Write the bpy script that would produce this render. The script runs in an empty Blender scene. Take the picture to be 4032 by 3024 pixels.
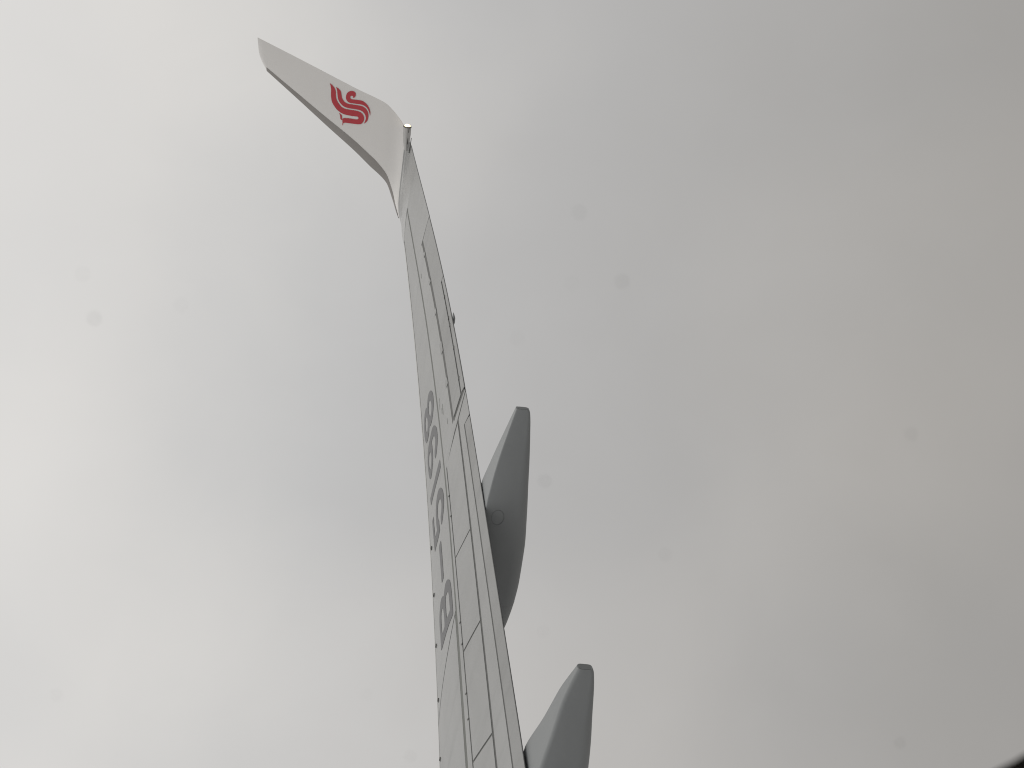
import bpy, bmesh, math, random
import numpy as np
from mathutils import Vector, Matrix
from mathutils.geometry import tessellate_polygon

random.seed(7)
scene = bpy.context.scene
col = scene.collection

# ------------------------------------------------------------------ camera
# aircraft axes: x outboard to starboard, y forward, z up (metres); the phone is held sideways at a cabin window
cam_data = bpy.data.cameras.new("camera")
cam = bpy.data.objects.new("camera", cam_data)
col.objects.link(cam)
scene.camera = cam
cam_data.sensor_width = 36.0
cam_data.lens = 37.43
cam_data.clip_start, cam_data.clip_end = 0.01, 2000.0
EYE = Vector((1.62, -3.729, 0.1604))
RIGHT = Vector((0.43080993, -0.89728176, 0.09637555))
UP = Vector((0.06798857, 0.1387615, 0.98798927))
FWD = Vector((0.89987797, 0.41908316, -0.12078473))
M = Matrix.Identity(4)
for i in range(3):
    M[i][0], M[i][1], M[i][2], M[i][3] = -UP[i], RIGHT[i], -FWD[i], EYE[i]
cam.matrix_world = M
cam_data.dof.use_dof = True                      # a phone lens: far things sharp, the window pane out of focus
cam_data.dof.focus_distance = 13.0
cam_data.dof.aperture_fstop = 13.0
scene.cycles.filter_width = 1.1

# ------------------------------------------------------------------ sky, sun, exposure
PUFF_SCALE, PUFF_AT = 2.0, (-5.6, 4.2, -6.6)
SUN_EL, SUN_AZ = math.radians(64), math.radians(95)
world = bpy.data.worlds.new("World")
scene.world = world
world.use_nodes = True
nt = world.node_tree
nt.nodes.clear()
def N(tree, typ, **kw):
    n = tree.nodes.new(typ)
    for k, v in kw.items():
        setattr(n, k, v)
    return n
out = N(nt, "ShaderNodeOutputWorld")
bg_sky = N(nt, "ShaderNodeBackground"); bg_sky.inputs[1].default_value = 0.08
sky = N(nt, "ShaderNodeTexSky", sky_type='NISHITA', sun_disc=False)
sky.sun_elevation, sky.sun_rotation = SUN_EL, SUN_AZ
sky.dust_density = 6.0
nt.links.new(sky.outputs[0], bg_sky.inputs[0])
# the inside of a cloud deck: brighter towards the zenith, duller below, with soft uneven thickness
tc = N(nt, "ShaderNodeTexCoord")
sep = N(nt, "ShaderNodeSeparateXYZ")
nt.links.new(tc.outputs["Generated"], sep.inputs[0])
def cloud_noise(scale, detail, rough, offset):
    mp = N(nt, "ShaderNodeMapping"); mp.inputs["Location"].default_value = offset
    nt.links.new(tc.outputs["Generated"], mp.inputs[0])
    n = N(nt, "ShaderNodeTexNoise")
    n.inputs["Scale"].default_value, n.inputs["Detail"].default_value, n.inputs["Roughness"].default_value = scale, detail, rough
    n.inputs["Distortion"].default_value = 0.35
    nt.links.new(mp.outputs[0], n.inputs["Vector"])
    return n
puff = cloud_noise(PUFF_SCALE, 2.5, 0.42, PUFF_AT)
wisp = cloud_noise(9.0, 5.0, 0.55, (2.3, 7.1, 4.4))
nm = N(nt, "ShaderNodeMath", operation='MULTIPLY_ADD'); nm.inputs[1].default_value = 0.10; nm.inputs[2].default_value = -0.05
nt.links.new(wisp.outputs[0], nm.inputs[0])
ad = N(nt, "ShaderNodeMath", operation='ADD')
nt.links.new(sep.outputs[2], ad.inputs[0]); nt.links.new(nm.outputs[0], ad.inputs[1])
mr = N(nt, "ShaderNodeMapRange"); mr.inputs[1].default_value = -1.0; mr.inputs[2].default_value = 1.0
nt.links.new(ad.outputs[0], mr.inputs[0])
ramp = N(nt, "ShaderNodeValToRGB")
nt.links.new(mr.outputs[0], ramp.inputs[0])
SKY = [(-1.0, (0.352, 0.338, 0.325)), (-0.75, (0.360, 0.345, 0.331)), (-0.5, (0.416, 0.402, 0.388)), (-0.3, (0.488, 0.476, 0.466)), (-0.12, (0.545, 0.536, 0.531)),
       (0.05, (0.618, 0.611, 0.608)), (0.22, (0.722, 0.706, 0.690)), (0.5, (0.82, 0.805, 0.79)), (1.0, (0.92, 0.905, 0.89))]
els = ramp.color_ramp.elements
while len(els) > 1:
    els.remove(els[-1])
for i, (z, c) in enumerate(SKY):
    e = els[0] if i == 0 else els.new((z + 1) / 2)
    e.position = (z + 1) / 2
    e.color = (*c, 1)
# thicker cloud is a little duller and cooler
pr = N(nt, "ShaderNodeValToRGB")
nt.links.new(puff.outputs[0], pr.inputs[0])
pe = pr.color_ramp.elements
pe[0].position, pe[0].color = 0.36, (0.928, 0.934, 0.944, 1)
pe[1].position, pe[1].color = 0.66, (1.038, 1.034, 1.03, 1)
pr.color_ramp.interpolation = 'EASE'
mul = N(nt, "ShaderNodeMix", data_type='RGBA', blend_type='MULTIPLY'); mul.inputs[0].default_value = 1.0
nt.links.new(ramp.outputs[0], mul.inputs[6]); nt.links.new(pr.outputs[0], mul.inputs[7])
bg_cloud = N(nt, "ShaderNodeBackground"); bg_cloud.inputs[1].default_value = 1.0
nt.links.new(mul.outputs[2], bg_cloud.inputs[0])
mixw = N(nt, "ShaderNodeMixShader"); mixw.inputs[0].default_value = 0.95
nt.links.new(bg_sky.outputs[0], mixw.inputs[1]); nt.links.new(bg_cloud.outputs[0], mixw.inputs[2])
nt.links.new(mixw.outputs[0], out.inputs[0])

sun_data = bpy.data.lights.new("sun", 'SUN')
sun_data.energy, sun_data.angle, sun_data.color = 0.8, math.radians(35), (1.0, 0.97, 0.93)
sun = bpy.data.objects.new("sun", sun_data)
col.objects.link(sun)
sd = Vector((math.sin(SUN_AZ) * math.cos(SUN_EL), math.cos(SUN_AZ) * math.cos(SUN_EL), math.sin(SUN_EL)))
sun.rotation_euler = (-sd).to_track_quat('-Z', 'Y').to_euler()

vs = scene.view_settings
scene.display_settings.display_device = 'sRGB'
vs.view_transform, vs.look, vs.exposure, vs.gamma, vs.use_curve_mapping = 'Standard', 'None', 0.0, 1.0, False

# ------------------------------------------------------------------ materials
def principled(name, base, rough=0.45, metal=0.0, spec=0.5, coat=0.0, dirt=0.0, dirt_col=(0.2, 0.19, 0.17), dirt_scale=(1.2, 5.0, 1.0), bump=0.0, emit=None, streak=0.0):
    m = bpy.data.materials.new(name)
    m.use_nodes = True
    t = m.node_tree
    b = t.nodes["Principled BSDF"]
    b.inputs["Base Color"].default_value = (*base, 1)
    b.inputs["Roughness"].default_value = rough
    b.inputs["Metallic"].default_value = metal
    b.inputs["Specular IOR Level"].default_value = spec
    b.inputs["Coat Weight"].default_value = coat
    b.inputs["Coat Roughness"].default_value = 0.06
    if emit:
        b.inputs["Emission Color"].default_value = (*emit[0], 1)
        b.inputs["Emission Strength"].default_value = emit[1]
    if dirt:
        g = N(t, "ShaderNodeNewGeometry")
        mp = N(t, "ShaderNodeMapping"); mp.inputs["Scale"].default_value = dirt_scale
        t.links.new(g.outputs["Position"], mp.inputs[0])
        n1 = N(t, "ShaderNodeTexNoise"); n1.inputs["Scale"].default_value = 1.0; n1.inputs["Detail"].default_value = 6; n1.inputs["Roughness"].default_value = 0.6
        t.links.new(mp.outputs[0], n1.inputs["Vector"])
        rp = N(t, "ShaderNodeMapRange"); rp.inputs[1].default_value = 0.42; rp.inputs[2].default_value = 0.75; rp.inputs[4].default_value = dirt
        t.links.new(n1.outputs[0], rp.inputs[0])
        mx = N(t, "ShaderNodeMix", data_type='RGBA')
        mx.inputs[6].default_value = (*base, 1); mx.inputs[7].default_value = (*dirt_col, 1)
        t.links.new(rp.outputs[0], mx.inputs[0])
        last = mx.outputs[2]
        if streak:                                   # grime drawn aft by the airflow
            m3 = N(t, "ShaderNodeMapping"); m3.inputs["Scale"].default_value = (9.0, 0.55, 0.5); m3.inputs["Rotation"].default_value = (0, 0, 0.10)
            t.links.new(g.outputs["Position"], m3.inputs[0])
            n3 = N(t, "ShaderNodeTexNoise"); n3.inputs["Scale"].default_value = 1.0; n3.inputs["Detail"].default_value = 5; n3.inputs["Roughness"].default_value = 0.65
            t.links.new(m3.outputs[0], n3.inputs["Vector"])
            r3 = N(t, "ShaderNodeMapRange"); r3.inputs[1].default_value = 0.48; r3.inputs[2].default_value = 0.78; r3.inputs[4].default_value = streak
            t.links.new(n3.outputs[0], r3.inputs[0])
            mx3 = N(t, "ShaderNodeMix", data_type='RGBA'); mx3.inputs[7].default_value = tuple(c * 0.55 for c in base) + (1,)
            t.links.new(r3.outputs[0], mx3.inputs[0]); t.links.new(last, mx3.inputs[6])
            last = mx3.outputs[2]
        t.links.new(last, b.inputs["Base Color"])
        r2 = N(t, "ShaderNodeMapRange"); r2.inputs[3].default_value = rough * 0.9; r2.inputs[4].default_value = min(1, rough * 1.35)
        t.links.new(n1.outputs[0], r2.inputs[0]); t.links.new(r2.outputs[0], b.inputs["Roughness"])
        if bump:
            n2 = N(t, "ShaderNodeTexNoise"); n2.inputs["Scale"].default_value = 1.6; n2.inputs["Detail"].default_value = 2
            t.links.new(g.outputs["Position"], n2.inputs["Vector"])
            bp = N(t, "ShaderNodeBump"); bp.inputs["Strength"].default_value = bump; bp.inputs["Distance"].default_value = 0.02
            t.links.new(n2.outputs[0], bp.inputs["Height"]); t.links.new(bp.outputs[0], b.inputs["Normal"])
    return m

PAINT = principled("grey wing paint", (0.262, 0.2645, 0.262), 0.34, spec=0.5, dirt=0.45, dirt_col=(0.195, 0.197, 0.192), dirt_scale=(0.5, 0.9, 0.6), bump=0.10, streak=0.30)
PAINT_TIP = principled("gloss grey tip paint", (0.26, 0.262, 0.26), 0.22, spec=0.5, coat=0.0, dirt=0.2, dirt_col=(0.25, 0.255, 0.25), dirt_scale=(0.8, 1.2, 0.8))
PAINT_MOVE = principled("grey control surface paint", (0.222, 0.224, 0.221), 0.36, dirt=0.5, dirt_col=(0.165, 0.166, 0.16), dirt_scale=(1.4, 0.5, 0.6), bump=0.08, streak=0.35)
WHITE = principled("white winglet paint", (0.68, 0.665, 0.648), 0.28, coat=0.2, dirt=0.18, dirt_col=(0.57, 0.55, 0.53), dirt_scale=(0.6, 0.9, 0.9))
RED = principled("red emblem paint", (0.42, 0.026, 0.038), 0.35, dirt=0.25, dirt_col=(0.36, 0.03, 0.042), dirt_scale=(3, 3, 3))
LETTER = principled("grey lettering paint", (0.078, 0.078, 0.082), 0.4, dirt=0.3, dirt_col=(0.10, 0.10, 0.10), dirt_scale=(2, 2, 2))
METAL = principled("bare aluminium leading edge", (0.25, 0.238, 0.228), 0.32, metal=1.0, dirt=0.3, dirt_col=(0.17, 0.16, 0.15), dirt_scale=(1.5, 1.5, 1.5))
SLAT = principled("worn bright slat metal", (0.42, 0.42, 0.41), 0.45, metal=0.4, dirt=0.3, dirt_col=(0.4, 0.4, 0.39), dirt_scale=(0.8, 3, 1))
FAIR = principled("grey fairing paint", (0.192, 0.202, 0.206), 0.42, dirt=0.45, dirt_col=(0.15, 0.157, 0.16), dirt_scale=(0.8, 1.0, 2.0), bump=0.05, streak=0.0)
FAIR_LINE = principled("fairing joint", (0.12, 0.127, 0.13), 0.6)
FAIR_CAP = principled("dark fairing cap", (0.13, 0.137, 0.139), 0.5)
GAP = principled("dark joint sealant", (0.085, 0.086, 0.083), 0.7)
SEAL = principled("grey seal strip", (0.115, 0.12, 0.11), 0.6, dirt=0.3, dirt_col=(0.08, 0.08, 0.075))
LINE = principled("thin grey joint filler", (0.13, 0.135, 0.125), 0.6)
BRACKET = principled("dull steel fitting", (0.10, 0.10, 0.095), 0.5, metal=0.3)
HOUSING = principled("silver lamp housing", (0.42, 0.415, 0.405), 0.45, metal=0.0)
LAMP = principled("lit lamp lens", (1.0, 0.9, 0.75), 0.2, emit=((1.0, 0.70, 0.38), 3.0))
SURROUND_SHADE = principled("window surround with painted shade", (0.010, 0.009, 0.008), 0.9, spec=0.05)  # near-black colour carries the shade of the backlit cabin side
DUST = principled("grey dust fleck", (0.10, 0.10, 0.095), 0.9)
GLASS = bpy.data.materials.new("clear window pane")
GLASS.use_nodes = True
gt = GLASS.node_tree
gt.nodes.clear()
go = N(gt, "ShaderNodeOutputMaterial"); gb = N(gt, "ShaderNodeBsdfTransparent"); gb.inputs[0].default_value = (0.985, 0.985, 0.98, 1)
gt.links.new(gb.outputs[0], go.inputs[0])

# ------------------------------------------------------------------ wing surface
TAN_TE, TAN_LE, TIP_CHORD, X_REF, X_BEND = 0.266, 0.5237, 1.504, 17.0, 17.34
TE_POLY = (-2.02e-05, -0.000514, -0.0042325, -0.0068997, 0.1748522, 0.0097698)
LE_POLY = (-0.0001307, 0.0042857, 0.1705087, -0.0413752)
BEND_LEN, CANT = 0.56, np.radians(80.0)
THETA0 = np.arctan(np.polyval(np.polyder(np.array(TE_POLY)), X_BEND - X_REF))
_L = np.linspace(0, 3.4, 1701)
def theta(l):
    t = np.clip(np.asarray(l, float) / BEND_LEN, 0, 1); return THETA0 + (CANT - THETA0) * t * t * (3 - 2 * t)
_dX, _dZ = np.cos(theta(_L)), np.sin(theta(_L))
_X = np.concatenate([[0], np.cumsum((_dX[1:] + _dX[:-1]) / 2) * 0.002]); _Z = np.concatenate([[0], np.cumsum((_dZ[1:] + _dZ[:-1]) / 2) * 0.002])
def lin_poly(co, s, lo):
    co = np.array(co)
    return np.polyval(co, np.maximum(s, lo)) + np.where(s < lo, (s - lo) * np.polyval(np.polyder(co), lo), 0.0)
def z_te(x): return lin_poly(TE_POLY, np.asarray(x, float) - X_REF, -9.2)
def z_le(x): return lin_poly(LE_POLY, np.asarray(x, float) - X_REF, -6.8)
def pchip(xk, yk, x):
    xk, yk = np.array(xk, float), np.array(yk, float)
    h = np.diff(xk); d = np.diff(yk) / h
    m = np.zeros_like(yk); m[1:-1] = np.where(d[:-1]*d[1:] > 0, 2*d[:-1]*d[1:]/(d[:-1]+d[1:]+1e-12), 0); m[0], m[-1] = d[0], d[-1]
    i = np.clip(np.searchsorted(xk, x) - 1, 0, len(h) - 1); t = np.clip((x - xk[i]) / h[i], 0, 1)
    return ((1+2*t)*(1-t)**2*yk[i] + t*(1-t)**2*h[i]*m[i] + t*t*(3-2*t)*yk[i+1] + t*t*(t-1)*h[i]*m[i+1])
W_LE = ((-0.2, -0.1, 0.319, 0.413, 0.563, 0.853, 1.079, 1.525, 1.995, 2.497, 2.58), (1.4307, 1.4247, 1.0519, 0.8675, 0.5825, 0.3596, 0.1872, -0.1163, -0.4446, -0.7888, -0.8457))
W_TE = ((-0.2, 0.0, 0.154, 0.329, 0.401, 0.497, 0.631, 0.774, 1.058, 1.413, 1.696, 2.117, 2.609), (-0.0372, -0.0904, -0.115, -0.3279, -0.4012, -0.4926, -0.5928, -0.6442, -0.7269, -0.8447, -0.9398, -1.0786, -1.2381))
def y_te(q):
    q = np.asarray(q, float); return np.where(q < X_BEND - .2, -TAN_TE * (q - X_REF), pchip(*W_TE, q - X_BEND))
def y_le(q):
    q = np.asarray(q, float); return np.where(q < X_BEND - .2, TIP_CHORD - TAN_LE * (q - X_REF), pchip(*W_LE, q - X_BEND))
def bulge(s):
    s = np.clip(s, 0, 1); return .52*(.2969*np.sqrt(s)-.126*s-.3516*s*s+.2843*s**3-.1036*s**4+.0021*s)
def wing(q, s, lower=False):
    """point on the skin: q = span station (metres, goes on along the curve of the winglet), s = 0 leading edge .. 1 trailing edge"""
    q, s = np.broadcast_arrays(np.asarray(q, float), np.asarray(s, float))
    l = np.maximum(q - X_BEND, 0.0); t = theta(l); xb = np.minimum(q, X_BEND)
    X = xb + np.interp(l, _L, _X)
    Z = z_le(xb)*(1-s) + z_te(xb)*s + np.interp(l, _L, _Z)
    yl, yt = y_le(q), y_te(q); c = yl - yt
    k = 1 - .25*np.clip(l/1.4, 0, 1); r = np.clip(l/.35, 0, 1); r = r*r*(3-2*r); ang = t*r
    b = bulge(s)*c*k*(-.75 if lower else 1)
    return np.stack([X - np.sin(ang)*b, yl - s*c, Z + np.cos(ang)*b], -1)
def normal(q, s):
    e = 1e-4; a = wing(q+e, s) - wing(q-e, s); b = wing(q, np.clip(s-e,1e-6,1)) - wing(q, np.clip(s+e,1e-6,1))
    n = np.cross(a, b); return n / (np.linalg.norm(n, axis=-1, keepdims=True)+1e-12)

# lettering and emblem outlines, as (span station, chord fraction) on the skin
GLYPHS = {
    '8': (
        ((13.615,0.5151),(13.551,0.5341),(13.498,0.5455),(13.449,0.5508),(13.405,0.5504),(13.359,0.5463),(13.318,0.5366),(13.286,0.5234),(13.267,0.5058),(13.259,0.4857),(13.264,0.4629),(13.281,0.4417),(13.305,0.4251),(13.352,0.4047),(13.337,0.3987),(13.319,0.3846),(13.316,0.3648),(13.326,0.3394),(13.354,0.313),(13.391,0.2922),(13.446,0.2748),(13.516,0.2584),(13.578,0.2521),(13.634,0.2531),(13.683,0.2593),(13.726,0.2749),(13.751,0.2918),(13.76,0.3128),(13.752,0.3364),(13.729,0.3605),(13.686,0.3841),(13.658,0.3952),(13.688,0.4071),(13.702,0.4236),(13.708,0.4416),(13.699,0.4626),(13.668,0.4877)),
        ((13.559,0.4778),(13.516,0.4906),(13.47,0.4985),(13.431,0.4984),(13.393,0.4915),(13.37,0.4793),(13.372,0.4614),(13.401,0.4424),(13.447,0.4304),(13.5,0.4225),(13.546,0.4237),(13.581,0.4319),(13.601,0.4435),(13.594,0.4604)),
        ((13.61,0.3582),(13.577,0.3686),(13.534,0.3762),(13.489,0.377),(13.454,0.3714),(13.434,0.3602),(13.427,0.3458),(13.447,0.3297),(13.48,0.3178),(13.537,0.3068),(13.592,0.3041),(13.631,0.3101),(13.65,0.3247),(13.64,0.3431)),
    ),
    '9': (
        ((13.083,0.5151),(13.034,0.5313),(12.966,0.5478),(12.907,0.5554),(12.851,0.5563),(12.8,0.5499),(12.755,0.5389),(12.726,0.5222),(12.708,0.5044),(12.705,0.4891),(12.711,0.4751),(12.754,0.4676),(12.805,0.4708),(12.819,0.4766),(12.832,0.4883),(12.858,0.5008),(12.896,0.5064),(12.942,0.5031),(13.002,0.4898),(13.038,0.4697),(13.062,0.4461),(13.073,0.4203),(13.031,0.4294),(12.978,0.4325),(12.916,0.4337),(12.859,0.4275),(12.815,0.4137),(12.786,0.3939),(12.77,0.3723),(12.781,0.3453),(12.825,0.3192),(12.884,0.3037),(12.974,0.2899),(13.054,0.2859),(13.124,0.2867),(13.175,0.2982),(13.205,0.316),(13.217,0.3378),(13.211,0.3643),(13.196,0.391),(13.189,0.4142),(13.183,0.44),(13.166,0.4673),(13.132,0.4932)),
        ((13.07,0.3728),(13.018,0.3867),(12.961,0.3933),(12.914,0.389),(12.887,0.374),(12.88,0.3568),(12.9,0.3408),(12.951,0.3268),(13.018,0.3157),(13.067,0.3188),(13.097,0.333),(13.099,0.3529)),
    ),
    '1': (
        ((12.482,0.5552),(12.455,0.5572),(12.41,0.5575),(12.376,0.5569),(12.379,0.5404),(12.387,0.519),(12.399,0.4934),(12.418,0.4678),(12.437,0.4365),(12.46,0.4005),(12.489,0.3622),(12.512,0.3283),(12.538,0.2952),(12.565,0.2901),(12.625,0.2852),(12.651,0.2869),(12.62,0.3205),(12.589,0.3635),(12.56,0.4022),(12.541,0.4395),(12.526,0.4749),(12.509,0.508),(12.498,0.5337)),
    ),
    '5': (
        ((12.171,0.529),(12.109,0.5471),(12.056,0.5574),(12.002,0.5629),(11.949,0.5643),(11.905,0.5607),(11.863,0.5522),(11.831,0.5401),(11.814,0.5247),(11.799,0.5106),(11.791,0.4984),(11.797,0.488),(11.828,0.4847),(11.87,0.4842),(11.903,0.4848),(11.913,0.4943),(11.921,0.5046),(11.95,0.5135),(11.986,0.5179),(12.033,0.5162),(12.098,0.5011),(12.134,0.4819),(12.153,0.4643),(12.15,0.4498),(12.124,0.4392),(12.087,0.4331),(12.038,0.4316),(11.978,0.4411),(11.947,0.4485),(11.915,0.4473),(11.872,0.4504),(11.828,0.4496),(11.826,0.4372),(11.832,0.4129),(11.851,0.3855),(11.874,0.3538),(11.903,0.3147),(11.951,0.3118),(12.01,0.3059),(12.063,0.3074),(12.117,0.3039),(12.173,0.3023),(12.22,0.2992),(12.266,0.2995),(12.323,0.3002),(12.309,0.3176),(12.294,0.3355),(12.252,0.3406),(12.215,0.3368),(12.17,0.3383),(12.117,0.3412),(12.069,0.342),(12.027,0.3439),(11.999,0.3528),(11.987,0.3656),(11.981,0.3791),(11.965,0.4),(12.008,0.3934),(12.058,0.392),(12.107,0.3933),(12.154,0.393),(12.194,0.3984),(12.227,0.4084),(12.254,0.4213),(12.267,0.437),(12.27,0.4544),(12.267,0.4729),(12.245,0.4939),(12.211,0.5122)),
    ),
    '-': (
        ((11.687,0.4554),(11.663,0.4574),(11.625,0.4582),(11.587,0.4573),(11.539,0.4585),(11.489,0.4604),(11.445,0.4604),(11.399,0.4611),(11.357,0.4605),(11.318,0.4604),(11.285,0.4601),(11.251,0.4598),(11.238,0.4547),(11.25,0.4388),(11.266,0.4211),(11.308,0.4195),(11.352,0.4192),(11.392,0.4202),(11.44,0.4185),(11.485,0.4182),(11.531,0.4172),(11.576,0.417),(11.624,0.4153),(11.671,0.4144),(11.713,0.4138),(11.714,0.4258),(11.704,0.4436)),
    ),
    'B': (
        ((11.017,0.5328),(10.974,0.5462),(10.935,0.5552),(10.9,0.5599),(10.86,0.5629),(10.817,0.5647),(10.77,0.5659),(10.719,0.5667),(10.673,0.5661),(10.626,0.5656),(10.58,0.5652),(10.545,0.5644),(10.547,0.556),(10.564,0.5381),(10.59,0.5145),(10.609,0.4936),(10.625,0.4717),(10.642,0.451),(10.655,0.43),(10.672,0.4052),(10.691,0.3793),(10.706,0.3571),(10.73,0.336),(10.763,0.3338),(10.807,0.3344),(10.854,0.3341),(10.902,0.3353),(10.957,0.3319),(11.012,0.3286),(11.061,0.33),(11.105,0.3378),(11.129,0.3495),(11.149,0.3631),(11.163,0.3767),(11.157,0.3922),(11.138,0.4079),(11.104,0.4266),(11.064,0.4426),(11.076,0.4508),(11.092,0.4658),(11.098,0.4803),(11.084,0.499),(11.058,0.5157)),
        ((10.931,0.5122),(10.902,0.5201),(10.869,0.5235),(10.823,0.5244),(10.774,0.5248),(10.723,0.5259),(10.689,0.5255),(10.697,0.5117),(10.713,0.4967),(10.728,0.4821),(10.743,0.4692),(10.777,0.4653),(10.829,0.4636),(10.883,0.4632),(10.925,0.4633),(10.958,0.4674),(10.974,0.4777),(10.964,0.4937)),
        ((11.016,0.4092),(10.986,0.4169),(10.941,0.4222),(10.892,0.4249),(10.841,0.4262),(10.797,0.4271),(10.773,0.4231),(10.781,0.4109),(10.789,0.3973),(10.803,0.3816),(10.834,0.3712),(10.88,0.3673),(10.927,0.3673),(10.978,0.3679),(11.018,0.3708),(11.04,0.3788),(11.038,0.3944)),
    ),
}
CREST = (
    ((18.838,0.8475),(18.812,0.8458),(18.786,0.8333),(18.762,0.8134),(18.748,0.7867),(18.742,0.749),(18.74,0.7025),(18.735,0.6583),(18.724,0.6247),(18.705,0.5973),(18.678,0.5764),(18.651,0.5644),(18.619,0.5652),(18.582,0.5772),(18.535,0.6013),(18.482,0.6307),(18.43,0.6568),(18.388,0.6746),(18.356,0.6806),(18.327,0.6784),(18.305,0.664),(18.293,0.6386),(18.293,0.6059),(18.303,0.5689),(18.321,0.5341),(18.344,0.504),(18.375,0.4797),(18.428,0.4456),(18.481,0.4119),(18.535,0.3763),(18.583,0.3439),(18.607,0.3225),(18.617,0.3047),(18.622,0.2796),(18.627,0.2566),(18.63,0.2672),(18.629,0.297),(18.63,0.338),(18.63,0.3588),(18.626,0.3735),(18.616,0.3938),(18.597,0.4129),(18.536,0.457),(18.478,0.4917),(18.425,0.5218),(18.402,0.535),(18.386,0.5539),(18.38,0.5714),(18.384,0.5839),(18.398,0.5842),(18.432,0.5643),(18.485,0.532),(18.537,0.504),(18.585,0.4789),(18.622,0.4642),(18.66,0.455),(18.692,0.4557),(18.724,0.4624),(18.751,0.4798),(18.778,0.5036),(18.797,0.5313),(18.808,0.5718),(18.815,0.622),(18.817,0.6821),(18.815,0.745),(18.82,0.785),(18.827,0.8199)),
    ((18.687,0.4238),(18.67,0.4289),(18.651,0.4265),(18.64,0.4177),(18.636,0.4033),(18.637,0.3734),(18.632,0.3583),(18.632,0.3461),(18.647,0.3381),(18.661,0.3415),(18.665,0.3619),(18.667,0.39),(18.675,0.4128)),
    ((18.741,0.8437),(18.715,0.8473),(18.691,0.8394),(18.67,0.8271),(18.659,0.7998),(18.654,0.7624),(18.647,0.7272),(18.633,0.7022),(18.614,0.6867),(18.59,0.6806),(18.563,0.683),(18.532,0.6949),(18.485,0.7187),(18.433,0.7438),(18.381,0.7675),(18.334,0.7844),(18.297,0.7863),(18.268,0.7777),(18.245,0.758),(18.232,0.7312),(18.228,0.7),(18.23,0.6646),(18.241,0.6235),(18.261,0.5864),(18.287,0.5538),(18.291,0.5529),(18.277,0.5909),(18.268,0.6265),(18.267,0.6547),(18.276,0.6813),(18.296,0.7021),(18.323,0.7112),(18.357,0.7083),(18.394,0.6959),(18.441,0.6735),(18.493,0.6466),(18.54,0.6222),(18.583,0.6034),(18.62,0.5964),(18.652,0.6046),(18.679,0.6198),(18.698,0.6441),(18.709,0.6773),(18.715,0.7204),(18.72,0.7704),(18.726,0.8077)),
    ((18.484,0.8334),(18.473,0.8332),(18.458,0.8449),(18.443,0.8695),(18.435,0.8953),(18.436,0.9186),(18.446,0.9342),(18.467,0.9386),(18.493,0.9313),(18.523,0.9111),(18.548,0.8836),(18.568,0.852),(18.58,0.8165),(18.585,0.7801),(18.582,0.7479),(18.57,0.7279),(18.549,0.7171),(18.522,0.7207),(18.475,0.744),(18.423,0.7683),(18.371,0.7918),(18.325,0.8088),(18.285,0.8102),(18.256,0.8013),(18.234,0.7839),(18.219,0.758),(18.21,0.7342),(18.201,0.7176),(18.2,0.7446),(18.201,0.7724),(18.214,0.8041),(18.231,0.8288),(18.255,0.8477),(18.288,0.8608),(18.322,0.8656),(18.359,0.859),(18.405,0.8385),(18.457,0.8151),(18.493,0.7969),(18.511,0.7963),(18.52,0.8076),(18.518,0.8253),(18.505,0.8454),(18.49,0.8557),(18.477,0.8553),(18.475,0.8454)),
)

# ------------------------------------------------------------------ mesh helpers
def add_obj(name, verts, faces, mat, parent=None, smooth=True, angle=40):
    me = bpy.data.meshes.new(name)
    me.from_pydata([tuple(map(float, v)) for v in verts], [], faces)
    me.materials.append(mat)
    o = bpy.data.objects.new(name, me)
    col.objects.link(o)
    if parent:
        o.parent = parent
    bm = bmesh.new(); bm.from_mesh(me)
    bmesh.ops.remove_doubles(bm, verts=bm.verts, dist=1e-5)
    bmesh.ops.recalc_face_normals(bm, faces=bm.faces)
    lim = math.radians(angle)
    for f in bm.faces:
        f.smooth = smooth
    for e in bm.edges:
        e.smooth = smooth and len(e.link_faces) == 2 and e.calc_face_angle(0) < lim
    bm.to_mesh(me); bm.free()
    return o

def empty(name, loc, label, cat):
    o = bpy.data.objects.new(name, None)
    o.location = loc
    o.empty_display_size = 0.2
    col.objects.link(o)
    o["label"], o["category"] = label, cat
    return o

def sheet(Q, Sx, H, depth):
    """closed slab following the skin: grids of span station, chord fraction and height above the skin"""
    nu, nv = Q.shape
    nrm = normal(Q, Sx)
    P = wing(Q, Sx)
    top = P + nrm * H[..., None]
    bot = P + nrm * (H - depth)[..., None]
    V = np.concatenate([top.reshape(-1, 3), bot.reshape(-1, 3)])
    n = nu * nv
    F = []
    for i in range(nu - 1):
        for j in range(nv - 1):
            a = i * nv + j
            F.append((a, a + 1, a + nv + 1, a + nv))
            F.append((n + a, n + a + nv, n + a + nv + 1, n + a + 1))
    ring = [j for j in range(nv)] + [i * nv + nv - 1 for i in range(1, nu)] + [(nu - 1) * nv + j for j in range(nv - 2, -1, -1)] + [i * nv for i in range(nu - 2, 0, -1)]
    for a, b in zip(ring, ring[1:] + ring[:1]):
        F.append((a, n + a, n + b, b))
    return V, F

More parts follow.
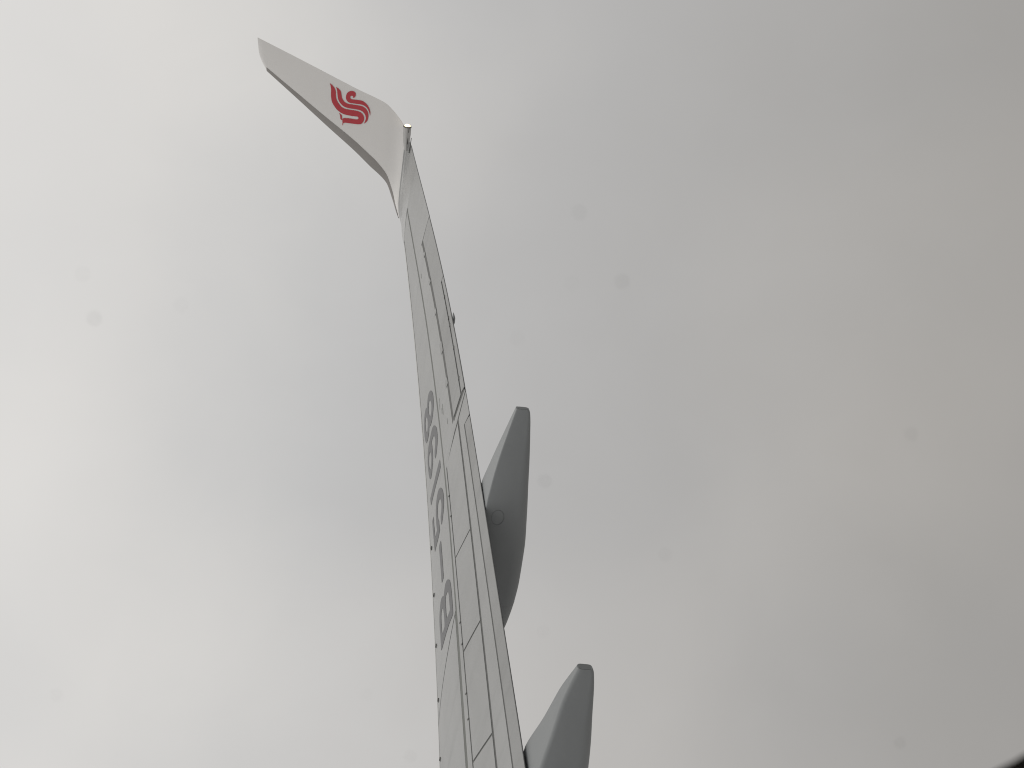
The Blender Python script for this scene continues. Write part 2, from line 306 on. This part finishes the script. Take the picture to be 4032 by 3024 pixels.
def panel(name, parent, mat, xin, xout, sA, sB, g=(0.0, 0.0, 0.0, 0.0), h=0.0, depth=0.012, lip=0.0, lip_len=0.0, res=(0.12, 0.03)):
    """skin panel between chord lines sA(x) and sB(x); xin / xout = (x at sA, x at sB); g = gaps in metres at inboard, outboard, front, rear"""
    (xiA, xiB), (xoA, xoB) = xin, xout
    fA = sA if callable(sA) else (lambda x: np.full_like(np.asarray(x, float), sA))
    fB = sB if callable(sB) else (lambda x: np.full_like(np.asarray(x, float), sB))
    xm = (xiA + xoA) / 2; c = float(y_le(xm) - y_te(xm))
    nu = max(4, int(abs(xoA - xiA) / res[0]) + 1)
    nv = max(5, int(abs(float(fB(xm)) - float(fA(xm))) * c / res[1]) + 1)
    a, b = np.meshgrid(np.linspace(0, 1, nu), np.linspace(0, 1, nv), indexing='ij')
    if lip:
        b = b ** 0.75
    x0 = xiA + (xiB - xiA) * b + g[0]
    x1 = xoA + (xoB - xoA) * b - g[1]
    Q = x0 + (x1 - x0) * a
    cc = y_le(Q) - y_te(Q)
    s0 = fA(Q) + g[2] / cc
    s1 = fB(Q) - g[3] / cc
    Sx = np.clip(s0 + (s1 - s0) * b, 0.0005, 1.0)
    H = np.full_like(Sx, h)
    if lip:
        t = np.clip(1 - (s1 - Sx) * cc / lip_len, 0, 1)
        H = H - lip * t * t
    V, F = sheet(Q, Sx, H, depth)
    return add_obj(name, V, F, mat, parent)

def strip(name, parent, mat, pts, width, h=0.002, depth=0.006, step=0.08):
    """narrow band laid along a polyline of (q, s) on the skin; width in metres"""
    P = [np.array(pts[0], float)]
    for a, b in zip(pts[:-1], pts[1:]):
        a, b = np.array(a, float), np.array(b, float)
        L = np.linalg.norm(wing(*b) - wing(*a)); k = max(1, int(L / step))
        P += [a + (b - a) * (i + 1) / k for i in range(k)]
    P = np.array(P)
    W = wing(P[:, 0], P[:, 1]); nrm = normal(P[:, 0], P[:, 1])
    T = np.gradient(W, axis=0); T /= np.linalg.norm(T, axis=1, keepdims=True)
    side = np.cross(nrm, T)
    w = np.asarray(width, float) * np.ones(len(P)) / 2
    V = []
    for i in range(len(P)):
        for sg, hh in ((-1, h - depth), (-1, h), (1, h), (1, h - depth)):
            V.append(W[i] + side[i] * w[i] * sg + nrm[i] * hh)
    F = []
    for i in range(len(P) - 1):
        for k in range(3):
            a = i * 4 + k
            F.append((a, a + 1, a + 5, a + 4))
    F += [(0, 1, 2, 3), tuple(len(V) - 4 + k for k in range(4))]
    return add_obj(name, V, F, mat, parent)

def decal(name, parent, mat, loops, h=0.003, dq=0.10, ds=0.016):
    """flat paint shape given as (q, s) loops (outline, then holes), cut small and laid on the curved skin"""
    pl = [[Vector((q, s * 2.0, 0)) for q, s in lp] for lp in loops]
    flat = [v for lp in pl for v in lp]
    bm = bmesh.new()
    vs_ = [bm.verts.new(v) for v in flat]
    for t in tessellate_polygon(pl):
        try:
            bm.faces.new([vs_[i] for i in t])
        except ValueError:
            pass
    xs = [v.x for v in flat]; ys = [v.y for v in flat]
    for lo, hi, st, ax in ((min(xs), max(xs), dq, Vector((1, 0, 0))), (min(ys), max(ys), ds * 2, Vector((0, 1, 0)))):
        k = lo + st
        while k < hi:
            bmesh.ops.bisect_plane(bm, geom=bm.verts[:] + bm.edges[:] + bm.faces[:], plane_co=ax * k, plane_no=ax)
            k += st
    bmesh.ops.triangulate(bm, faces=bm.faces[:])
    bm.verts.ensure_lookup_table()
    q = np.array([v.co.x for v in bm.verts]); s = np.array([v.co.y for v in bm.verts]) / 2.0
    W = wing(q, s) + normal(q, s) * h
    for v, w in zip(bm.verts, W):
        v.co = w
    me = bpy.data.meshes.new(name)
    for f in bm.faces:
        f.smooth = True
        f.normal_update()
        if f.normal.dot(Vector(normal(np.array([17.0]), np.array([.6]))[0])) < 0 and max(q) < 17.2:
            f.normal_flip()
    bm.to_mesh(me); bm.free()
    me.materials.append(mat)
    o = bpy.data.objects.new(name, me)
    col.objects.link(o); o.parent = parent
    return o

def curve_s(xs, ss):
    return lambda x: np.interp(np.asarray(x, float), xs, ss)

# ------------------------------------------------------------------ the wing
wing_root = empty("airplane_wing", (0, 0, 0), "swept grey airliner wing with white upturned winglet and red bird emblem", "airplane wing")

# chord lines of the joints, as fractions of the chord from the leading edge
s_spar = curve_s([5.0, 8.93, 10.26, 11.5, 12.3, 13.7, 14.6, 15.6, 16.2, 16.9], [0.595, 0.595, 0.605, 0.613, 0.613, 0.602, 0.592, 0.569, 0.552, 0.530])
s_front = curve_s([5.0, 11.5, 14.0, 17.0], [0.160, 0.165, 0.178, 0.20])
s_spl0 = 0.652
s_spl1 = curve_s([5.0, 8.29, 9.66, 11.0, 12.1], [0.828, 0.836, 0.850, 0.864, 0.875])
s_flap = curve_s([5.0, 12.2], [0.935, 0.935])
s_hinge = curve_s([12.2, 13.5, 14.4, 15.6], [0.824, 0.819, 0.812, 0.793])
s_tab = curve_s([12.0, 14.3], [0.948, 0.957])
X_ROOT = 5.2

def core():
    q = np.concatenate([np.linspace(X_ROOT, 16.6, 90), np.linspace(16.65, 17.65, 42)])
    s = (0.5 - 0.5 * np.cos(np.linspace(0, math.pi, 49)))
    s = s * 0.985
    Q, Sx = np.meshgrid(q, s, indexing='ij')
    Sc = np.clip(Sx, 0.002, .998)
    up = wing(Q, Sc) - normal(Q, Sc) * 0.005
    lo = wing(Q, Sc, lower=True)
    lo[..., 2] += 0.004 * np.sin(np.pi * Sc) - 0.0035
    nu, nv = Q.shape
    loop = np.concatenate([up, lo[:, ::-1]], axis=1)
    m = loop.shape[1]
    V = loop.reshape(-1, 3)
    F = [(i * m + j, i * m + (j + 1) % m, (i + 1) * m + (j + 1) % m, (i + 1) * m + j) for i in range(nu - 1) for j in range(m)]
    F += [tuple(range(m)), tuple((nu - 1) * m + k for k in range(m))[::-1]]
    return add_obj("wing_core", V, F, GAP, wing_root)
core()

# lower skin, a little outside the core
def lower_skin():
    q = np.concatenate([np.linspace(X_ROOT, 16.6, 80), np.linspace(16.65, 17.62, 36)]); s = (0.5 - 0.5 * np.cos(np.linspace(0.05, math.pi - 0.02, 40)))
    Q, Sx = np.meshgrid(q, s, indexing='ij')
    P = wing(Q, Sx, lower=True); P[..., 2] -= 0.0045
    nu, nv = Q.shape
    V = P.reshape(-1, 3)
    F = [(i * nv + j, i * nv + j + 1, (i + 1) * nv + j + 1, (i + 1) * nv + j) for i in range(nu - 1) for j in range(nv - 1)]
    return add_obj("lower_skin", V, F, PAINT, wing_root)
lower_skin()

# leading edge slats, four lengths
for x0, x1 in ((X_ROOT, 8.1), (8.1, 11.05), (11.05, 14.0), (14.0, 16.93)):
    panel("slat", wing_root, SLAT, (x0, x0), (x1, x1), 0.002, s_front, g=(0.008, 0.008, 0.0, 0.026), res=(0.14, 0.008), depth=0.004)

# upper skin of the wing box, split at the chordwise splice and at the tip joint
panel("skin_panel", wing_root, PAINT, (X_ROOT, X_ROOT), (10.345, 10.475), s_front, s_spar, g=(0.0, 0.013, 0.026, 0.06), res=(0.10, 0.028))
panel("skin_panel", wing_root, PAINT, (10.345, 10.475), (16.945, 16.92), s_front, s_spar, g=(0.013, 0.016, 0.026, 0.026), res=(0.10, 0.028))
panel("seal_strip", wing_root, SEAL, (X_ROOT, X_ROOT), (10.475, 10.475), lambda x: s_spar(x) - 0.0165, s_spar, g=(0, 0, 0, -0.03), h=-0.0012, depth=0.003, res=(0.12, 0.02))
panel("seal_strip", wing_root, SEAL, (10.475, 10.475), (16.90, 16.90), lambda x: s_spar(x) - 0.011, s_spar, g=(0, 0, 0, -0.026), h=-0.0012, depth=0.003, res=(0.12, 0.02))

# fixed panels behind the rear spar
panel("fixed_panel", wing_root, PAINT, (X_ROOT, X_ROOT), (12.10, 12.115), s_spar, s_spl0, g=(0, 0, 0.03, 0.022), res=(0.12, 0.02))
panel("fixed_panel", wing_root, PAINT, (12.10, 12.125), (12.26, 12.27), s_spar, s_hinge, g=(0.0, 0, 0.026, 0.0), res=(0.04, 0.028))
panel("fixed_panel", wing_root, PAINT, (12.26, 12.27), (15.686, 15.605), s_spar, s_hinge, g=(0, 0, 0.026, 0.016), lip=0.026, lip_len=0.11, res=(0.10, 0.02))
panel("fixed_panel", wing_root, PAINT, (12.108, 12.112), (12.255, 12.168), s_hinge, 1.0, g=(0.008, 0.018, 0.0, 0.0), res=(0.04, 0.028))
panel("fixed_panel", wing_root, PAINT, (15.686, 15.53), (16.92, 16.92), s_spar, 0.999, g=(0.0, 0.0, 0.026, 0.0), res=(0.08, 0.028))

# aileron with its tab
ail = panel("aileron", wing_root, PAINT_MOVE, (12.275, 12.225), (15.585, 15.54), s_hinge, s_tab, g=(0.016, 0.018, 0.016, 0.0), h=0.004, res=(0.10, 0.028), depth=0.02)
panel("trailing_section", ail, PAINT_MOVE, (14.215, 14.20), (15.54, 15.515), s_tab, 1.0, g=(0.004, 0.018, 0.0, 0.0), h=0.004, res=(0.10, 0.02), depth=0.010)
panel("tab", ail, PAINT_MOVE, (12.225, 12.175), (14.215, 14.20), s_tab, 1.0, g=(0.014, 0.008, 0.032, 0.0), h=0.003, res=(0.10, 0.02), depth=0.009)
for x, L in ((15.38, 0.03), (14.81, 0.035), (14.20, 0.035), (13.555, 0.09), (12.96, 0.05)):
    sh = float(s_hinge(x))
    panel("hinge_cover", ail, PAINT_MOVE, (x - L, x - L - 0.03), (x + L, x + L - 0.03), sh - 0.050, sh - 0.010, h=0.001, res=(0.05, 0.02), depth=0.01)
for x in (13.90, 13.50, 13.37, 12.97, 12.46):
    st = float(s_tab(x))
    strip("tab_hinge", ail, BRACKET, ((x - 0.006, st + 0.004), (x + 0.022, st + 0.014)), 0.018, h=0.010, depth=0.012)

# spoilers
SP = [((10.925, 10.685), (12.115, 12.085)), ((9.885, 9.665), (10.925, 10.685)), ((8.828, 8.60), (9.885, 9.665)), ((7.70, 7.48), (8.828, 8.60)), ((6.5, 6.3), (7.70, 7.48))]
for k, (xi, xo) in enumerate(SP):
    panel("spoiler", wing_root, PAINT, xi, xo, s_spl0, s_spl1, g=(0.011 if k else 0.007, 0.010 if k < 2 else 0.011, 0.018, 0.030), h=0.001, res=(0.10, 0.028), depth=0.012)
for x in (11.73, 11.47, 10.22, 9.99, 9.49, 9.245):
    strip("latch", wing_root, BRACKET, ((x - 0.004, 0.650), (x + 0.028, 0.634)), 0.014, h=0.004, depth=0.008)

# flap shroud and flap
panel("flap_shroud", wing_root, PAINT, (X_ROOT, X_ROOT), (12.095, 12.10), s_spl1, s_flap, g=(0, 0.004, 0.014, 0.016), h=-0.002, res=(0.10, 0.028), depth=0.014)
panel("flap_shroud", wing_root, PAINT, (11.825, 11.745), (12.10, 12.108), s_flap, 1.0, g=(0.014, 0.004, -0.016, 0.0), h=-0.002, res=(0.05, 0.02), depth=0.006)
flap = panel("flap", wing_root, PAINT_MOVE, (X_ROOT, X_ROOT), (11.825, 11.745), s_flap, 1.0, g=(0, 0.012, 0.018, 0.0), h=-0.001, res=(0.12, 0.02), depth=0.007)

# wing tip, grey up to the paint edge of the winglet
Q_PAINT = 17.61
panel("wing_tip", wing_root, PAINT_TIP, (16.92, 16.92), (Q_PAINT, Q_PAINT), 0.53, 0.999, g=(-0.0, 0.0, -0.0, 0.0), res=(0.02, 0.02))
panel("wing_tip", wing_root, PAINT_TIP, (16.955, 16.932), (Q_PAINT, Q_PAINT), 0.002, 0.53, g=(0.0, 0.0, 0.0, 0.0), res=(0.03, 0.015), depth=0.004)

# ------------------------------------------------------------------ winglet
def q_end(s):
    return 19.947 - 0.105 * (1 - np.clip(s, 0, 1)) ** 5
def winglet_shell(name, mat, parent, s0, s1, qa, h, both=True, nq=90, ns=36, qend=None):
    a = np.linspace(0, 1, nq) ** 1.35; b = s0 + (s1 - s0) * (0.5 - 0.5 * np.cos(np.linspace(0, math.pi, ns)))
    A, Sx = np.meshgrid(a, b, indexing='ij')
    qe = q_end(Sx) if qend is None else np.minimum(q_end(Sx), qend)
    Q = qa + (qe - qa) * A
    up = wing(Q, np.clip(Sx, 5e-4, 1)); lo = wing(Q, np.clip(Sx, 5e-4, 1), lower=True)
    mid = (up + lo) / 2; d = up - lo; L = np.linalg.norm(d, axis=-1, keepdims=True)
    half = L / 2 + h - 0.004 + 0.008 * np.clip((Q - qa) / 0.06, 0, 1)[..., None]
    nn = normal(Q, np.clip(Sx, .02, .98))
    tipr = np.sqrt(np.clip((1 - A) / 0.02, 0, 1))[..., None]      # rounded top
    U, Lo = mid + nn * half * np.maximum(tipr, .15), mid - nn * half * np.maximum(tipr, .15)
    nu, nv = Q.shape
    loop = np.concatenate([U, Lo[:, ::-1]], axis=1); m = loop.shape[1]
    V = loop.reshape(-1, 3)
    F = [(i * m + j, i * m + (j + 1) % m, (i + 1) * m + (j + 1) % m, (i + 1) * m + j) for i in range(nu - 1) for j in range(m)]
    F += [tuple(range(m)), tuple((nu - 1) * m + k for k in range(m))[::-1]]
    return add_obj(name, V, F, mat, parent)
winglet = winglet_shell("winglet", WHITE, wing_root, 0.0, 1.0, Q_PAINT - 0.03, 0.0)
winglet["label"] = "white upturned winglet"

def metal_edge():
    # bare metal nose wrapped over the front of the winglet
    q = np.concatenate([np.linspace(17.63, 18.4, 36), np.linspace(18.45, 19.837, 30)])
    se = pchip([17.61, 17.688, 17.733, 17.786, 17.87, 17.97, 18.145, 18.444, 19.094, 19.84], [0.05, 0.098, 0.115, 0.122, 0.122, 0.135, 0.168, 0.172, 0.150, 0.118], q)
    n = 16
    V = []
    for qq, e in zip(q, se):
        ss = e * (np.linspace(1, 0, n) ** 1.6)
        for low, arr in ((False, ss), (True, ss[::-1])):
            sc = np.clip(arr, 5e-4, 1)
            U = wing(np.full(n, qq), sc); Lo = wing(np.full(n, qq), sc, lower=True)
            mid = (U + Lo) / 2; half = np.linalg.norm(U - Lo, axis=-1, keepdims=True) / 2 + 0.0075
            nn = normal(np.full(n, qq), np.clip(sc, .02, 1))
            P = mid + (-1 if low else 1) * nn * half
            P[:, 1] += 0.006 * (1 - arr / e)
            V.append(P)
    m = 2 * n
    V = np.concatenate(V)
    F = [(i * m + j, i * m + j + 1, (i + 1) * m + j + 1, (i + 1) * m + j) for i in range(len(q) - 1) for j in range(m - 1)]
    return add_obj("leading_edge", V, F, METAL, winglet)
le = metal_edge()
le["label"] = "bare dull metal leading edge of the winglet"
for lp in CREST:
    decal("emblem", winglet, RED, (lp,), h=0.011, dq=0.06, ds=0.03)

# ------------------------------------------------------------------ registration letters
for ch in ('B', '-', '5', '1', '9', '8'):
    o = decal("registration_letter", wing_root, LETTER, GLYPHS[ch], h=0.003)
    o["label"] = "painted grey registration character " + ("dash" if ch == '-' else ch)

# small fins along the front of the wing
def fin(q, s):
    P = wing(q, s); n = normal(np.array([q]), np.array([s]))[0]
    y = np.array([0.25, 1, 0]); y /= np.linalg.norm(y); t = np.cross(n, y)
    prof = [(-0.03, -.002), (0.03, -.002), (0.024, 0.006), (0.008, 0.013), (-0.018, 0.015), (-0.03, 0.010)]
    V = [P + y * a + n * b + t * w for w in (-0.010, 0.010) for a, b in prof]
    k = len(prof)
    F = [tuple(range(k)), tuple(range(2 * k - 1, k - 1, -1))] + [(i, (i + 1) % k, k + (i + 1) % k, k + i) for i in range(k)]
    add_obj("vortex_fin", V, F, BRACKET, wing_root, smooth=False)
for q, s in ((12.161, 0.222), (11.615, 0.217), (11.079, 0.205), (10.524, 0.200), (9.978, 0.187), (9.40, 0.18), (8.8, 0.175)):
    fin(q, s + 0.006)

# worn stencil marks behind the spar
for q, s in ((13.06, 0.655), (13.0, 0.645), (12.87, 0.690), (12.80, 0.688), (12.86, 0.672), (12.52, 0.735), (15.30, 0.63)):
    strip("stencil_mark", wing_root, LINE, ((q - 0.035, s - 0.002), (q + 0.035, s + 0.002)), 0.016, h=0.0012, depth=0.002)

# ------------------------------------------------------------------ tip lamp housing and static wick
def lamp_housing():
    ax = np.array([0.0, -1.0, -0.02]); ax /= np.linalg.norm(ax)
    up = np.array([-0.45, 0.0, 0.89]); side = np.cross(ax, up)
    o0 = np.array([17.52, 0.02, 0.152])
    V = []; F = []
    prof = [(-1, -.6), (-.6, -1), (.6, -1), (1, -.6), (1, .6), (.6, 1), (-.6, 1), (-1, .6)]
    for d, hw, hh, dz in ((0.0, 0.03, 0.022, -0.012), (0.12, 0.042, 0.040, -0.004), (0.24, 0.048, 0.049, 0.004), (0.345, 0.048, 0.050, 0.010)):
        for a, b in prof:
            V.append(o0 + ax * d + side * a * hw + up * (b * hh + dz))
    k = 8
    for i in range(3):
        for j in range(k):
            F.append((i * k + j, i * k + (j + 1) % k, (i + 1) * k + (j + 1) % k, (i + 1) * k + j))
    F += [tuple(range(k)), tuple(24 + j for j in range(k))[::-1]]
    hs = add_obj("tail_light", V, F, HOUSING, wing_root, angle=25)
    # dark rim, seam and lens
    def slab(name, d0, d1, grow, mat):
        vv = []
        for d in (d0, d1):
            for a, b in prof:
                vv.append(o0 + ax * d + side * a * (0.048 + grow) + up * (b * (0.050 + grow) + 0.010))
        ff = [(j, (j + 1) % k, k + (j + 1) % k, k + j) for j in range(k)] + [tuple(range(k)), tuple(range(2 * k - 1, k - 1, -1))]
        return add_obj(name, vv, ff, mat, hs, smooth=False)
    slab("rim", 0.345, 0.362, 0.004, BRACKET)
    vv = []; ff = []
    for i in range(5):
        t = i / 4 * math.pi / 2
        for a, b in prof:
            vv.append(o0 + ax * (0.362 + 0.030 * math.sin(t)) + side * a * 0.038 * max(math.cos(t), .05) + up * (b * 0.040 * max(math.cos(t), .05) + 0.010))
    for i in range(4):
        for j in range(k):
            ff.append((i * k + j, i * k + (j + 1) % k, (i + 1) * k + (j + 1) % k, (i + 1) * k + j))
    ff.append(tuple(32 + j for j in range(k)))
    ln = add_obj("lens", vv, ff, LAMP, hs)
    ln["label"] = "lit warm white lens"
    vv = []
    for d, hw, dz in ((0.10, 0.043, 0.0), (0.345, 0.050, 0.004)):
        for sx in (-1, 1):
            for b in (-0.006, 0.006):
                vv.append(o0 + ax * d + side * sx * hw + up * (b + dz))
    add_obj("seam", vv, [(0, 1, 5, 4), (2, 3, 7, 6), (0, 1, 3, 2), (4, 5, 7, 6), (1, 3, 7, 5), (0, 2, 6, 4)], BRACKET, hs, smooth=False)
lamp_housing()

def rod(name, parent, a, b, r0, r1, mat, n=8):
    a, b = np.array(a), np.array(b); d = (b - a) / np.linalg.norm(b - a)
    u = np.cross(d, [0, 0, 1.0]); u /= np.linalg.norm(u); v = np.cross(d, u)
    V = []
    for P, r in ((a, r0), (b, r1)):
        for i in range(n):
            t = 2 * math.pi * i / n
            V.append(P + (u * math.cos(t) + v * math.sin(t)) * r)
    F = [(i, (i + 1) % n, n + (i + 1) % n, n + i) for i in range(n)] + [tuple(range(n)), tuple(range(2 * n - 1, n - 1, -1))]
    return add_obj(name, V, F, mat, parent)
wb = wing(17.382, 0.92)
rod("static_wick", wing_root, wb + np.array([0, 0.0, 0.006]), np.array([17.36, -0.21, 0.080]), 0.0085, 0.005, BRACKET)

# small actuator bulge under the tab's trailing edge
def bulge_body():
    V = []; F = []; n = 10
    st = [(1.16, 0.002, 0.0), (1.09, 0.028, 0.028), (1.03, 0.038, 0.040), (0.975, 0.038, 0.036), (0.93, 0.026, 0.018), (0.905, 0.004, 0.004)]
    for y, w, hh in st:
        x = 13.41; z = float(z_te(x)) + 0.012 * (y - 0.955) / 0.2 - 0.006
        for i in range(n):
            t = 2 * math.pi * i / n
            V.append((x + w * math.cos(t), y, z - hh * 0.55 + hh * 0.55 * math.sin(t)))
    for k in range(len(st) - 1):
        for i in range(n):
            F.append((k * n + i, k * n + (i + 1) % n, (k + 1) * n + (i + 1) % n, (k + 1) * n + i))
    add_obj("actuator_fairing", V, F, FAIR, ail)
bulge_body()

# ------------------------------------------------------------------ flap track fairings
def section(w, a, b, bev):
    """flat top with bevelled shoulders, nearly flat sides drawn in a little, rounded keel"""
    h = a - b
    rb = min(bev, w * 0.8, h * 0.4); rk = min(w * 0.75, h * 0.45)
    right = [(0.0, a), (w * 0.5 - rb * 0.5, a)]
    for i in range(6):
        t = math.pi / 2 * (1 - i / 5)
        right.append((w - rb + rb * math.cos(t), a - rb + rb * math.sin(t)))
    wk = w * 0.90
    right.append(((w + wk) / 2 + w * 0.02, (a + b) / 2))
    for i in range(9):
        t = -math.pi / 2 * i / 8
        right.append((wk - rk + rk * math.cos(t), b + rk + rk * math.sin(t)))
    left = [(-x, z) for x, z in right[1:]][::-1]
    right.append((0.0, b))
    return right + left

def fairing(xc, ys, ws, zt, zb, nose_y, nose_z, bevel, label):
    root = None
    ny = 60
    yy = np.concatenate([np.linspace(ys[0], ys[0] + 0.06, 7)[:-1], np.linspace(ys[0] + 0.06, nose_y, ny)])
    V = []
    for y in yy:
        w = float(pchip(*ws, y)); a = float(pchip(*zt, y)); b = float(pchip(*zb, y))
        r = min(1.0, math.sqrt(max(0.0, 1 - (1 - min(1, (y - ys[0]) / 0.03)) ** 2)) * 0.07 + 0.93)     # rounded end
        tilt = 0.115 * min(1.0, max(0.0, (y - ys[0]) / 0.9))
        sec = section(w * r, a, b, bevel)
        m = len(sec)
        V += [(xc + px_, y, pz + tilt * px_ * (pz - b) / (a - b)) for px_, pz in sec]
    k = len(yy)
    F = [(i * m + j, i * m + (j + 1) % m, (i + 1) * m + (j + 1) % m, (i + 1) * m + j) for i in range(k - 1) for j in range(m)]
    F += [tuple(range(m)), tuple((k - 1) * m + j for j in range(m))[::-1]]
    o = add_obj("flap_track_fairing", V, F, FAIR, wing_root, angle=60)
    o["label"] = label
    # dark cap let into the blunt end
    w = float(pchip(*ws, ys[0])) * 0.80; a, b = float(pchip(*zt, ys[0])), float(pchip(*zb, ys[0])); zc, hz = (a + b) / 2, (a - b) / 2 * 0.80
    V = []
    for dy in (0.004, -0.003):
        for i in range(20):
            t = 2 * math.pi * i / 20; c, s = math.cos(t), math.sin(t)
            V.append((xc + w * math.copysign(abs(c) ** .5, c), ys[0] + dy, zc + hz * math.copysign(abs(s) ** .5, s)))
    F = [(i, (i + 1) % 20, 20 + (i + 1) % 20, 20 + i) for i in range(20)] + [tuple(range(20)), tuple(range(39, 19, -1))]
    add_obj("end_cap", V, F, FAIR_CAP, o, smooth=False)
    return o

f1 = fairing(10.64, (0.715,), ([0.70, 0.95, 1.35, 1.75, 2.6, 3.2, 3.75], [0.030, 0.067, 0.126, 0.185, 0.185, 0.15, 0.03]),
             ([0.70, 0.953, 1.232, 1.489, 1.69, 2.2, 3.0, 3.75], [-1.127, -1.071, -1.012, -0.966, -0.938, -0.92, -0.95, -1.10]),
             ([0.70, 0.76, 0.98, 1.28, 1.51, 1.88, 2.27, 2.66, 2.91, 3.11, 3.30, 3.75], [-1.240, -1.266, -1.299, -1.335, -1.358, -1.397, -1.428, -1.432, -1.418, -1.393, -1.355, -1.16]),
             3.75, -1.15, 0.014, "grey canoe fairing under the wing nearer the winglet")
f2 = fairing(7.83, (1.425,), ([1.41, 1.7, 2.1, 2.45, 3.6, 4.3, 4.9], [0.034, 0.085, 0.150, 0.205, 0.205, 0.16, 0.03]),
             ([1.41, 1.555, 1.70, 1.886, 2.044, 2.275, 2.46, 3.2, 4.2, 4.9], [-1.488, -1.443, -1.403, -1.370, -1.343, -1.295, -1.262, -1.24, -1.25, -1.38]),
             ([1.41, 1.47, 1.88, 2.14, 2.41, 2.9, 3.4, 3.9, 4.4, 4.9], [-1.590, -1.618, -1.674, -1.706, -1.728, -1.755, -1.76, -1.73, -1.64, -1.44]),
             4.9, -1.4, 0.032, "darker grey canoe fairing under the wing cut by the edge of the view")

# access cover outline and nose joint on the first fairing
def ring_line(pts, r, mat, parent, name, closed=True):
    pts = [np.array(q_, float) for q_ in pts]; n = len(pts); V = []; F = []
    for i, P in enumerate(pts):
        T = pts[(i + 1) % n] - pts[i - 1] if closed or 0 < i < n - 1 else (pts[1] - pts[0] if i == 0 else pts[-1] - pts[-2])
        T /= np.linalg.norm(T); u = np.cross(T, [1.0, 0, 0]); u /= np.linalg.norm(u) + 1e-9; w = np.cross(T, u)
        for a in range(5):
            t = 2 * math.pi * a / 5
            V.append(P + (u * math.cos(t) + w * math.sin(t)) * r)
    for i in range(n if closed else n - 1):
        for a in range(5):
            F.append((i * 5 + a, i * 5 + (a + 1) % 5, ((i + 1) % n) * 5 + (a + 1) % 5, ((i + 1) % n) * 5 + a))
    return add_obj(name, V, F, mat, parent)
ring_line([(10.64 - 0.1795 - 0.004, 1.838 + 0.085 * math.cos(t), -1.088 + 0.062 * math.sin(t)) for t in np.linspace(0, 2 * math.pi, 25)[:-1]], 0.0016, FAIR_LINE, f1, "access_cover_joint")
ring_line([(10.64 + a * 1.004, 2.93 + 0.05 * (b_ + 1.2), b_ - 0.001) for a, b_ in section(0.1715, -0.947, -1.4155, 0.014)], 0.0022, FAIR_LINE, f1, "nose_joint")

# ------------------------------------------------------------------ cabin window around the camera
win = empty("cabin_window", (1.82, -3.675, 0.16), "cabin window with dusty clear pane and surround blackened as if unlit, its corner showing", "window")
win["kind"] = "thing"
def rrect(cy, cz, hy, hz, r, n=12):
    P = []
    for sy, sz, a0 in ((1, 1, 0), (-1, 1, 90), (-1, -1, 180), (1, -1, 270)):
        for i in range(n + 1):
            t = math.radians(a0 + 90 * i / n)
            P.append((cy + sy * (hy - r) + r * math.cos(t), cz + sz * (hz - r) + r * math.sin(t)))
    return P
WY, WZ, HY, HZ, WR = -3.6561, 0.1511, 0.140, 0.190, 0.130
def surround():
    V = []; F = []
    prof = [(1.785, 0.060), (1.790, 0.030), (1.800, 0.006), (1.806, 0.0), (1.814, 0.010), (1.830, 0.034), (1.832, 0.060), (1.80, 0.075)]
    k = None
    for x, g in prof:
        P = rrect(WY, WZ, HY + g, HZ + g, WR + g * .6)
        k = len(P)
        V += [(x - 1.82, y + 3.675, z - 0.16) for y, z in P]
    n = len(prof)
    for i in range(n):
        for j in range(k):
            F.append((i * k + j, i * k + (j + 1) % k, ((i + 1) % n) * k + (j + 1) % k, ((i + 1) % n) * k + j))
    return add_obj("surround", V, F, SURROUND_SHADE, win)
surround()
P = rrect(WY, WZ, HY + 0.004, HZ + 0.004, WR)
k = len(P)
add_obj("pane", [(x - 1.82, y + 3.675, z - 0.16) for x in (1.8005, 1.8035) for y, z in P],
        [tuple(range(k)), tuple(range(2 * k - 1, k - 1, -1))] + [(j, (j + 1) % k, k + (j + 1) % k, k + j) for j in range(k)], GLASS, win, smooth=False)
SPECKS = [(-3.6499, 0.212, 0.30), (-3.6581, 0.2137, 0.17), (-3.6794, 0.1291, 0.24), (-3.6676, 0.1192, 0.27), (-3.6248, 0.1268, 0.28), (-3.6099, 0.0993, 0.20), (-3.6427, 0.0558, 0.24),
          (-3.5633, 0.0336, 0.30), (-3.5882, 0.1215, 0.15), (-3.5628, 0.2219, 0.14), (-3.5511, 0.1461, 0.18), (-3.6541, 0.197, 0.13), (-3.6544, 0.1365, 0.14), (-3.6663, 0.1283, 0.13), (-3.568, 0.1573, 0.13)]
for y, z, r in SPECKS:
    r *= 0.00112
    V = []
    n = 9
    for x in (1.8000, 1.8004):
        for i in range(n):
            t = 2 * math.pi * i / n; rr = r * random.uniform(0.75, 1.2)
            V.append((x - 1.82, y + 3.675 + rr * math.cos(t), z - 0.16 + rr * math.sin(t)))
    me = bpy.data.meshes.new("dust_speck")
    me.from_pydata(V, [], [tuple(range(n)), tuple(range(2 * n - 1, n - 1, -1))] + [(i, (i + 1) % n, n + (i + 1) % n, n + i) for i in range(n)])
    me.materials.append(DUST)
    o = bpy.data.objects.new("dust_speck", me)
    col.objects.link(o); o.parent = win
